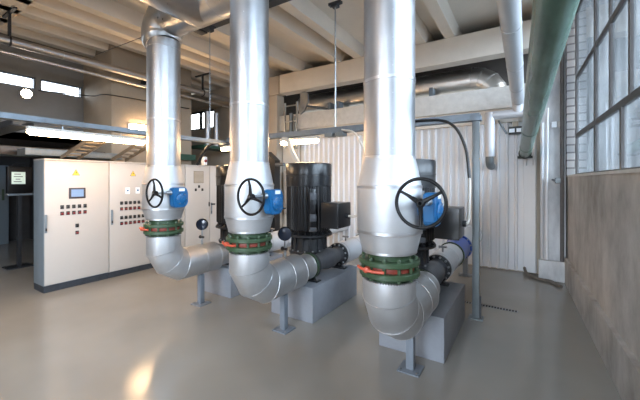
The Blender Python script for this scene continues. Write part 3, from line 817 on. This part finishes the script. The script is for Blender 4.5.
# fluorescent fittings
def lamp(label, p, q, w=.07, drop=.07):
    p = Vector(p); q = Vector(q); c = (p + q) / 2; d = (q - p).normalized(); s = Vector((-d.y, d.x, 0)); L = (q - p).length
    t = thing('fluorescent_lamp', label, 'lamp', c + Vector((0, 0, .06)), 'fluorescent lamps')
    bm = NB(); obox(bm, c + Vector((0, 0, .035)), d, s, UP, L, w * 1.3, .04, bev=.008); obj('housing', bm, M['lampbody'], t)
    bm = NB(); tube(bm, [p + Vector((0, 0, -.012)), p + d * .03 + Vector((0, 0, -.02)), q - d * .03 + Vector((0, 0, -.02)), q + Vector((0, 0, -.012))], [.012, w * .44, w * .44, .012], 16); obj('diffuser', bm, M['tube'], t)
    for f in (.25, .75):
        bm = NB(); cyl(bm, p.lerp(q, f) + Vector((0, 0, .05)), p.lerp(q, f) + Vector((0, 0, .05 + drop)), .006, 8); obj('hanger', bm, M['steel'], t)
    return t
lamp('long bright fluorescent lamp hanging under the tray above the cabinets', (-5.2, 1.46, 2.36), (-5.2, 2.93, 2.36))
lamp('bright fluorescent lamp under the crosswise tray above the middle motor', (-3.72, 4.556, 2.42), (-2.92, 4.556, 2.42), .075, .03)
lamp('fluorescent lamp under the tray half hidden by the middle vertical pipe', (-5.33, 4.60, 2.40), (-4.5, 4.60, 2.40), .075, .03)
t = thing('wall_lamp', 'bright rectangular lamp on the tan pier, half hidden by the farthest vertical pipe', 'lamp', (-7.66, 4.4, 2.95))
bm = NB(); box(bm, -7.67, -7.62, 3.92, 4.95, 2.86, 3.04); obj('housing', bm, M['lampbody'], t)
bm = NB(); box(bm, -7.62, -7.57, 3.94, 4.93, 2.87, 3.03, bev=.012); obj('diffuser', bm, M['tube'], t)
# two unseen lamps of the same make, added behind the camera as fill light
lamp('added fluorescent fill lamp under the tray over the aisle, outside the picture', (-5.2, -1.3, 2.36), (-5.2, .2, 2.36))
lamp('added fluorescent fill lamp hung from the roof slab over the near floor, outside the picture', (-4.2, -2.2, 4.3), (-2.6, -2.2, 4.3), .08, .6)
t = thing('flood_light', 'small round floodlight shining on the grey wall under the strip windows', 'lamp', (-8.98, 2.5, 3.6))
bm = NB(); box(bm, -9.0, -8.93, 2.45, 2.55, 3.53, 3.62); obj('bracket', bm, M['darksteel'], t)
d = Vector((.9, -.25, -.25)).normalized()
bm = NB(); lathe(bm, (-8.93, 2.5, 3.58), d, [(.05, 0), (.09, .04), (.095, .10)], 24); obj('lamp_body', bm, M['darksteel'], t)
bm = NB(); lathe(bm, (-8.93, 2.5, 3.58), d, [(.088, .1005), (.07, .108), (.001, .112)], 24); obj('lens', bm, M['flood'], t)

# ------------------------------------------------------------------ pipes along the left roof
t = thing('roof_pipe', 'bright silver pipe hung below the ceiling ribs along the left wall', 'pipe', (-7.4, 3, 4.1))
bm = NB(); cyl(bm, (-7.4, -1.0, 4.10), (-7.4, 6.88, 4.10), .075, 24); obj('pipe_jacket', bm, M['jacket'], t)
for y in (1.0, 2.6, 4.2, 5.8):
    bm = NB(); torus(bm, (-7.4, y, 4.10), FW, .076, .005, 24, 6); obj('seam_band', bm, M['band'], t)
bm = NB(); cyl(bm, (-7.5, -1.0, 3.92), (-7.5, 6.88, 3.92), .035, 16); tag(obj('roof_pipe', bm, M['header'], base=(-7.5, 3, 3.92)), 'thin brownish pipe running just below the bright ceiling pipe', 'pipe')
def hanger(label, y):
    t = thing('pipe_hanger', label, 'hanger', (-7.4, y, 4.6), 'hangers of the silver ceiling pipe')
    bm = NB(); box(bm, -7.42, -7.38, y - .02, y + .02, 4.18, 4.6); obj('rod', bm, M['darksteel'], t)
    bm = NB(); torus(bm, (-7.4, y, 4.10), FW, .086, .014, 24, 8); obj('ring', bm, M['darksteel'], t)
    bm = NB(); obox(bm, (-7.4, y, 4.585), (1, 0, 0), FW, UP, .6, .05, .03); obj('cross_bar', bm, M['darksteel'], t)
hanger('black hanger holding the ceiling pipe at the picture edge, far from the pipes', 1.85)
hanger('black tee hanger of the ceiling pipe seen between the two farther vertical pipes', 5.75)
bm = NB(); tube(bm, smooth_path([(-8.98, 2.72, 3.70), (-8.2, 3.4, 3.62), (-7.64, 3.6, 3.60), (-7.64, 5.5, 3.66)], 6), .012, 8)
tag(obj('wall_cable', bm, M['hose'], base=(-8, 3.5, 3.6)), 'thin dark cable crossing the grey wall below the strip windows', 'cable')
bm = NB(); box(bm, -7.62, -7.58, 4.25, 4.6, 4.02, 4.05); box(bm, -7.67, -7.58, 4.22, 4.3, 4.0, 4.08)
tag(obj('pipe_clip', bm, M['darksteel'], base=(-7.64, 4.3, 4.0)), 'small dark clip on the pier top behind the ceiling pipe', 'clip')
bm = NB(); tube(bm, [(-4.05, 2.5, 3.72), (-8.3, 3.53, 4.59)], .006, 6); tag(obj('guy_wire', bm, M['darksteel'], base=(-5.3, 2.35, 4)), 'thin slanting wire from the overhead elbow up to the ceiling ribs', 'wire')
for i, y in enumerate((6.3, 6.62)):
    bm = NB(); cyl(bm, (-7.9, y, 2.75), (-7.9, y, 3.75), .085, 24)
    tag(obj('vertical_duct', bm, M['jacket'], base=(-7.9, y, 2.75)), ('short silver vertical duct seen between the two farther pipes, ' + ('left of the pair' if i == 0 else 'right of the pair')), 'duct', 'pair of short silver ducts')
bm = NB(); box(bm, -8.3, -7.66, 6.0, 7.32, 2.66, 2.75); tag(obj('platform', bm, M['darkgreen'], base=(-8, 6.5, 2.66)), 'dark green platform carrying the pair of short silver ducts', 'platform')
bm = NB(); box(bm, -7.67, -7.50, 4.7, 5.6, 2.27, 2.42); tag(obj('green_duct', bm, M['darkgreen'], base=(-7.6, 5.2, 2.27)), 'dark green duct along the wall just above the farther cabinets', 'duct')
bm = NB(); box(bm, -6.75, -6.65, 5.2, 5.3, 2.12, 2.32, bev=.01); box(bm, -6.72, -6.68, 5.23, 5.27, 2.085, 2.13); o_ = tag(obj('call_box', bm, M['white'], base=(-6.7, 5.25, 2.085)), 'small white box with a red button above the rear cabinets', 'box')
bm = NB(); lathe(bm, (-6.65, 5.25, 2.22), (1, -.3, 0), [(.035, 0), (.035, .02), (.02, .03)], 16); obj('button', bm, M['redswitch'], o_)

# ------------------------------------------------------------------ switch cabinets
XC = -6.27
def cabinet(label, y0, y1, first=False):
    t = thing('switch_cabinet', label, 'cabinet', (XC - .25, (y0 + y1) / 2, 0), 'row of switch cabinets')
    bm = NB(); box(bm, XC - .44, XC - .025, y0 + .002, y1 - .002, .10, 2.07, bev=.006); obj('body', bm, M['cabside'] if first else M['cabinet'], t)
    bm = NB(); box(bm, XC - .43, XC - .02, y0 + .002, y1 - .002, 0, .10); obj('plinth', bm, M['cabplinth'], t)
    bm = NB(); box(bm, XC - .445, XC, y0 + .002, y1 - .002, 2.055, 2.085, bev=.006); obj('top_cover', bm, M['cabinet'], t)
    bm = NB(); box(bm, XC - .024, XC, y0 + .006, y1 - .006, .115, 2.05, bev=.006); d = obj('door', bm, M['cabinet'], t)
    return t, d
def plate(d, name, mat, y0, y1, z0, z1, th=.006, bev=0):
    return obj(name, B(XC, XC + th, y0, y1, z0, z1, bev=bev), mat, d)
def hazard(d, y, z):
    s = .055
    bm = NB(); prism(bm, [(XC + .001, y - s, z - s * .85), (XC + .001, y + s, z - s * .85), (XC + .001, y, z + s * .95)], (.003, 0, 0)); g = obj('hazard_sign', bm, M['switch'], d)
    s = .046
    bm = NB(); prism(bm, [(XC + .004, y - s, z - s * .83 - .003), (XC + .004, y + s, z - s * .83 - .003), (XC + .004, y, z + s * .95)], (.0015, 0, 0)); obj('sign_field', bm, M['yellow'], g)
    bm = NB(); prism(bm, [(XC + .0055, y + .012, z + .026), (XC + .0055, y - .012, z - .006), (XC + .0055, y + .001, z - .004), (XC + .0055, y - .006, z - .036), (XC + .0055, y + .015, z + .004), (XC + .0055, y + .003, z + .002)], (.001, 0, 0)); obj('flash', bm, M['switch'], g)
def knobs(d, ys, z, mats):
    for y, m in zip(ys, mats):
        bm = NB(); box(bm, XC, XC + .008, y - .024, y + .024, z - .03, z + .03, bev=.003); k = obj('switch', bm, M['switch'], d)
        bm = NB(); lathe(bm, (XC + .008, y, z - .004), (1, 0, 0), [(.018, 0), (.018, .014), (.012, .018)], 14); obj('button', bm, m, k)
def handle(d, y, z0, z1):
    bm = NB(); box(bm, XC, XC + .018, y - .016, y + .016, z0, z1, bev=.005); h = obj('handle', bm, M['cabside'], d)
    bm = NB(); box(bm, XC + .018, XC + .024, y - .010, y + .010, z0 + .03, z0 + .075, bev=.002); obj('lock', bm, M['switch'], h)
S, RS = M['switch'], M['redswitch']
c, d = cabinet('light grey switch cabinet with a small touch panel, nearest end of the row', 1.965, 2.888, True)
hazard(d, 2.385, 1.873); plate(d, 'touch_panel', M['darkbez'], 2.285, 2.52, 1.447, 1.622, .012, .004)
sc = obj('screen', B(XC + .012, XC + .015, 2.315, 2.49, 1.475, 1.595), M['screen'], d)
knobs(d, [2.194 + .08 * k for k in range(5)], 1.318, [S] * 5); knobs(d, [2.194 + .08 * k for k in range(5)], 1.216, [RS] * 5)
knobs(d, [2.40], 1.0, [S]); knobs(d, [2.40], .885, [RS]); handle(d, 1.985, .93, 1.215)
c, d = cabinet('light grey switch cabinet with four rows of switches, second in the row', 2.89, 3.838)
hazard(d, 3.306, 1.872)
for y in (3.205, 3.39):
    bm = NB(); box(bm, XC, XC + .01, y - .04, y + .04, 1.49, 1.61, bev=.004); k = obj('meter', bm, M['white'], d)
    bm = NB(); box(bm, XC + .01, XC + .013, y - .015, y + .015, 1.54, 1.57); obj('dial', bm, M['blue'], k)
for z, m in ((1.327, S), (1.222, RS), (1.06, S), (.955, RS)): knobs(d, [3.099 + .079 * k for k in range(6)], z, [m] * 6)
handle(d, 2.935, .95, 1.22)
c, d = cabinet('light grey switch cabinet behind the farthest vertical pipe, third in the row', 3.84, 4.418); handle(d, 3.885, .95, 1.2)
c, d = cabinet('light grey switch cabinet with a vent grille and three switches, fourth in the row', 4.42, 5.068)
g = plate(d, 'vent_grille', M['ladder'], 4.63, 4.89, 1.68, 1.95, .008, .002)
bm = NB()
for k in range(9): box(bm, XC + .008, XC + .012, 4.645, 4.875, 1.70 + k * .027, 1.712 + k * .027)
obj('grille_slats', bm, M['tan'], g)
knobs(d, [4.77], 1.603, [S]); knobs(d, [4.683, 4.859], 1.53, [S, S])
c, d = cabinet('light grey switch cabinet at the far end of the row, beside the hidden motor', 5.07, 5.95); handle(d, 5.11, .95, 1.22)

# ------------------------------------------------------------------ dark bay on the left
t = thing('operator_terminal', 'black operator terminal with a lit screen in the dark bay left of the cabinets', 'terminal', (-8.6, 2.3, 0))
bm = NB(); box(bm, -8.72, -8.60, 2.12, 2.50, 1.48, 2.02, bev=.015); obj('housing', bm, M['gloss'], t)
bm = NB(); box(bm, -8.60, -8.592, 2.18, 2.39, 1.67, 1.91, bev=.002); s_ = obj('screen', bm, M['monitor'], t)
bm = NB()
for k, (y, z, w) in enumerate(((2.22, 1.86, .10), (2.21, 1.81, .14), (2.24, 1.76, .07), (2.21, 1.71, .12))): box(bm, -8.592, -8.590, y, y + w, z, z + .014)
obj('display_lines', bm, M['darkbez'], s_)
bm = NB(); box(bm, -8.70, -8.62, 2.28, 2.34, .02, 1.47); box(bm, -8.85, -8.5, 2.1, 2.5, 0, .02); obj('pedestal', bm, M['darksteel'], t)
bm = NB(); box(bm, -8.70, -8.56, 2.11, 2.51, 1.44, 1.48, bev=.01); obj('shelf', bm, M['cabside'], t)
bm = NB(); tube(bm, [(-8.68, 2.2, 2.02), (-8.66, 2.25, 2.10), (-8.66, 2.4, 2.10), (-8.68, 2.43, 2.02)], .012, 8); obj('carry_handle', bm, M['darksteel'], t)
t = thing('grey_locker', 'grey locker at the picture edge deep in the dark bay', 'locker', (-12.2, 2.4, 0))
bm = NB(); box(bm, -12.55, -12.05, 1.6, 3.0, 0, 2.15, bev=.01); obj('body', bm, M['cabside'], t)
bm = NB(); box(bm, -12.05, -12.03, 1.62, 2.98, .1, 2.12, bev=.005); d_ = obj('door', bm, M['cabside'], t)
bm = NB(); box(bm, -12.03, -12.01, 2.85, 2.9, 1.2, 1.5); obj('handle', bm, M['greensteel'], d_)
bm = NB(); box(bm, -8.35, -7.75, -1.5, 3.5, 2.20, 2.36, bev=.01); dd_ = tag(obj('dark_duct', bm, M['darkduct'], base=(-8, 1, 2.2)), 'dark flat duct above the operator terminal, catching the lamp light', 'duct')
bm = NB(); box(bm, -8.1, -8.0, 3.48, 3.6, 2.22, 2.34); obj('wall_bracket', bm, M['darksteel'], dd_)
bm = NB(); box(bm, -7.6, -7.2, 2.0, 3.58, 2.18, 2.30, bev=.01); tag(obj('grey_trunking', bm, M['post'], base=(-7.4, 2.8, 2.18)), 'grey trunking above the first cabinet behind the long lamp', 'trunking')
t = thing('perforated_tray', 'dark perforated tray sloping down to the picture edge left of the long lamp', 'cable tray', (-6.2, 1.35, 2.2))
p, q = Vector((-5.3, 1.45, 2.43)), Vector((-7.6, 1.22, 2.30)); d2 = (q - p).normalized()
bm = NB(); obox(bm, (p + q) / 2, d2, FW, d2.cross(Vector(FW)), (q - p).length, .20, .015); obj('bed', bm, M['darksteel'], t)
for s in (-.1, .1):
    bm = NB(); obox(bm, (p + q) / 2 + Vector((0, s, .03)), d2, FW, d2.cross(Vector(FW)), (q - p).length, .012, .07); obj('rail', bm, M['darksteel'], t)

# ------------------------------------------------------------------ pipes at the right
t = thing('green_pipe', 'thick green painted pipe slanting down from the ceiling to the back wall', 'pipe', (0, 5, 2.2))
p0, p1 = Vector((.13, 1.0, 2.60)), Vector((-.035, 7.12, 2.235))
bm = NB(); cyl(bm, p0, p1, .088, 40); obj('pipe', bm, M['greenpipe'], t)
dd = (p1 - p0).normalized()
for f in (.62, .86):
    bm = NB(); torus(bm, p0.lerp(p1, f), dd, .0885, .004, 40, 8); obj('weld', bm, M['greenpipe'], t)
bm = NB(); obox(bm, p1 + Vector((-.0, .06, -.06)), (1, 0, 0), FW, UP, .24, .12, .04); torus(bm, p1 - dd * .05, dd, .092, .012, 32, 8); obj('wall_bracket', bm, M['hose'], t)

t = thing('white_drop_pipe', 'white jacketed pipe from the ceiling bending down against the back wall', 'pipe', (-.14, 6.9, 2.1))
q0, q1 = Vector((-.15, 2.4, 3.56)), Vector((-.14, 6.78, 3.20))
bm = NB(); cyl(bm, q0, q1 + Vector((0, .03, 0)), .1, 36); obj('sloping_jacket', bm, M['whitepipe'], t)
dq = (q1 - q0).normalized()
for f in (.38, .64, .85):
    bm = NB(); torus(bm, q0.lerp(q1, f), dq, .1005, .004, 36, 8); obj('seam_band', bm, M['band'], t)
bm = NB(); tube(bm, [q1 + Vector((0, -.05, .005)), q1 + Vector((0, .12, -.02)), (-.14, 6.93, 3.10), (-.14, 6.93, 2.97)], [.1, .1, .095, .09], 32); obj('drop_jacket', bm, M['whitepipe'], t)
bm = NB(); tube(bm, [(-.06, 6.93, 2.96), (-.56, 6.93, 2.96)], .078, 28); obj('cross_jacket', bm, M['whitepipe'], t)
bm = NB(); tube(bm, [(-.60, 6.93, 3.02), (-.60, 6.93, 2.86), (-.60, 6.93, 2.19)], [.085, .09, .09], 28); obj('down_jacket', bm, M['whitepipe'], t)
bm = NB(); tube(bm, smooth_path([(-.60, 6.93, 2.20), (-.60, 6.95, 2.09), (-.60, 7.06, 2.03), (-.60, 7.25, 2.02)], 4), .07, 22); obj('outlet_elbow', bm, M['post'], t)

bm = NB(); cyl(bm, (.22, 6.90, .38), (.22, 6.90, 2.75), .03, 16); tag(obj('thin_pipe', bm, M['whitepipe'], base=(.22, 6.9, .3)), 'thin white vertical pipe on the grey corner column, the left one', 'pipe', 'thin pipes on the column')
bm = NB(); tube(bm, smooth_path([(.29, 6.88, .37), (.285, 6.88, 1.2), (.29, 6.88, 2.0), (.30, 6.9, 3.0)], 5), .018, 12); tag(obj('thin_pipe', bm, M['white'], base=(.29, 6.9, .3)), 'thinner white vertical line on the grey corner column, the right one', 'pipe', 'thin pipes on the column')
bm = NB(); cyl(bm, (.505, 6.94, .35), (.505, 6.94, 4.9), .03, 16); tag(obj('rusty_pipe', bm, M['frame'], base=(.51, 6.9, .4)), 'dark vertical pipe in the corner beside the painted brick', 'pipe')
t = thing('switch_box', 'small white electric box high on the grey corner column', 'box', (.42, 6.96, 2.68))
bm = NB(); box(bm, .36, .43, 6.93, 6.985, 2.66, 2.76, bev=.005); obj('box', bm, M['white'], t)
bm = NB(); box(bm, .44, .51, 6.93, 6.985, 2.66, 2.76, bev=.005); obj('lid', bm, M['cabinet'], t)
t = thing('junction_box', 'small grey junction box at sill height in the corner', 'box', (.46, 6.96, 1.72))
bm = NB(); box(bm, .41, .50, 6.92, 6.985, 1.69, 1.79, bev=.006); obj('box', bm, M['post'], t)
bm = NB(); tube(bm, [(.41, 6.95, 1.74), (.36, 6.95, 1.76)], .014, 8); obj('cable', bm, M['post'], t)
t = thing('emergency_light', 'black and white wall fixture on a strut left of the green pipe', 'fixture', (-.17, 7.2, 2.62))
bm = NB(); box(bm, -.30, -.06, 7.16, 7.265, 2.62, 2.76, bev=.006); obj('body', bm, M['hose'], t)
for x in (-.245, -.125):
    bm = NB(); box(bm, x - .045, x + .045, 7.15, 7.16, 2.65, 2.72); obj('lens', bm, M['white'], t)
bm = NB(); tube(bm, [(-.47, 7.18, 2.90), (-.33, 7.18, 2.63)], .018, 8); obj('strut', bm, M['post'], t)
bm = NB(); box(bm, -.24, -.14, 7.19, 7.265, 2.76, 2.86); obj('junction', bm, M['ladder'], t)

bm = NB(); tube(bm, smooth_path([(-.04, 7.24, .10), (-.04, 7.16, .10), (.0, 7.08, .035), (.14, 6.86, .025), (.33, 6.8, .025), (.42, 6.62, .025), (.47, 6.55, .025)], 6), .025, 12)
tag(obj('drain_hose', bm, M['tanhose'], base=(.1, 6.9, 0)), 'short grey-brown hose lying on the floor in the corner', 'hose')
t = thing('floor_grate', 'narrow slotted floor drain beyond the steel post', 'drain', (-.5, 5.06, 0))
bm = NB(); box(bm, -.95, -.10, 5.03, 5.10, .0, .002); obj('channel', bm, M['grate'], t)
for k in range(24):
    x = -.94 + k * .035
    bm = NB(); box(bm, x, x + .019, 5.036, 5.094, .002, .003); obj('slot', bm, M['slot'], t)

# ------------------------------------------------------------------ cables
def cable(label, pts, r, mat, name='cable'):
    bm = NB(); tube(bm, smooth_path(pts, 8), r, 10); return tag(obj(name, bm, mat, base=pts[-1]), label, 'cable')
cable('black cable arching from the tray down beside the steel post to the nearest pump', [(-1.9, 4.48, 2.50), (-1.2, 4.47, 2.555), (-.84, 4.46, 2.48), (-.66, 4.42, 2.18), (-.60, 4.40, 1.75)], .018, M['hose'])
cable('pale cable from the steel post into the nearest motor terminal box', [(-.60, 4.39, 1.77), (-.58, 4.2, 1.42), (-.56, 4.0, 1.29), (-.57, 3.88, 1.27)], .016, M['whitecable'])
cable('beige cable from the lamp tray down onto the middle motor', [(-3.62, 4.5, 2.47), (-3.45, 4.42, 2.42), (-3.2, 4.2, 2.2), (-2.95, 4.02, 2.005)], .04, M['whitecable'])
cable('pale cable dropping from the tray behind the nearest pipe to the middle terminal box', [(-2.45, 4.5, 2.54), (-2.15, 4.4, 2.42), (-1.85, 4.2, 1.9), (-1.78, 4.0, 1.42), (-1.90, 3.9, 1.28), (-2.01, 3.88, 1.27)], .016, M['whitecable'])
cable('black cable hanging from the tray onto the rear cabinets', [(-5.25, 4.5, 2.50), (-5.55, 4.5, 2.48), (-5.85, 4.55, 2.32), (-6.1, 4.6, 2.09)], .028, M['hose'])
for i, (a, b_) in enumerate((((-4.9, 2.52), (-1.0, 2.52)), )):
    bm = NB(); tube(bm, smooth_path([(-4.9, 4.54, 2.535), (-3.6, 4.57, 2.53), (-2.2, 4.54, 2.535), (-.7, 4.56, 2.53)], 6), .018, 8); tag(obj('tray_cable', bm, M['hose'], base=(-3, 4.55, 2.52)), 'dark cable lying along the crosswise tray', 'cable')
t = thing('motor_clips', 'small grey clamps under the crosswise tray beside the hanger rod', 'clamp', (-2.7, 4.5, 2.46))
for x in (-2.75, -2.55):
    bm = NB(); box(bm, x, x + .14, 4.46, 4.6, 2.44, 2.50, bev=.006); obj('clamp', bm, M['post'], t)

# ------------------------------------------------------------------ light
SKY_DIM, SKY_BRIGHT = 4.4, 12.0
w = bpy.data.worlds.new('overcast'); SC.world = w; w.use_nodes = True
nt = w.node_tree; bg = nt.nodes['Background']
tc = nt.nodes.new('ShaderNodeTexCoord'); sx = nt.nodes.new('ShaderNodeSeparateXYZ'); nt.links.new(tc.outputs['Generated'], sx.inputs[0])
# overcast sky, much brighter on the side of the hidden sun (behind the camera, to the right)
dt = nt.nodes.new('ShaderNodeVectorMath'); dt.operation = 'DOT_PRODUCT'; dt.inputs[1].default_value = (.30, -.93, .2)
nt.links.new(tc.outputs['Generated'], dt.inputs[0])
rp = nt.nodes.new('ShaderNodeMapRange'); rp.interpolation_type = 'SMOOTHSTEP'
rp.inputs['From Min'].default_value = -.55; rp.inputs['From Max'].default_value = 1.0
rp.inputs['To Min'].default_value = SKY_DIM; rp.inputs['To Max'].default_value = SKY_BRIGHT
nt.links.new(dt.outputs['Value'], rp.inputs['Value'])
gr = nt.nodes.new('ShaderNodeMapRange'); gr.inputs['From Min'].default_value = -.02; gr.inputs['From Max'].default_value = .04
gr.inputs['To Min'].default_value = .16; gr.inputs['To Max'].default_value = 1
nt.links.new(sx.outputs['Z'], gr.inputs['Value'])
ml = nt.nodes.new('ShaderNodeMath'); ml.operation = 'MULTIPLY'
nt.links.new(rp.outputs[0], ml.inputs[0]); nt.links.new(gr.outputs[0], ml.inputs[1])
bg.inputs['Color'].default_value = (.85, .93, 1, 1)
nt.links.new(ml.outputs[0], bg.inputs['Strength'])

def portal(name, loc, rot, sx_, sy_):
    l = bpy.data.lights.new(name, 'AREA'); l.shape = 'RECTANGLE'; l.size = sx_; l.size_y = sy_
    l.cycles.is_portal = True
    o = bpy.data.objects.new(name, l); COL.objects.link(o); o.location = loc; o.rotation_euler = rot
portal('window_portal', (rw(1) + .3, .95, 3.18), (0, PI / 2, math.radians(1.66)), 2.75, 11.9)
portal('front_portal', (-1.0, -5.28, 2.8), (PI / 2, 0, 0), 4.8, 3.9)
portal('clerestory_portal', (-9.15, 1.3, 3.845), (0, -PI / 2, 0), .25, 4.6)

SC.view_settings.view_transform = 'Standard'; SC.view_settings.look = 'None'
SC.view_settings.gamma = 1; SC.view_settings.use_curve_mapping = False
SC.view_settings.exposure = .88
SC.cycles.use_denoising = True
SC.cycles.max_bounces = 8; SC.cycles.diffuse_bounces = 5; SC.cycles.glossy_bounces = 4; SC.cycles.transparent_max_bounces = 8
SC.cycles.caustics_reflective = False; SC.cycles.caustics_refractive = False
SC.cycles.sample_clamp_indirect = 8
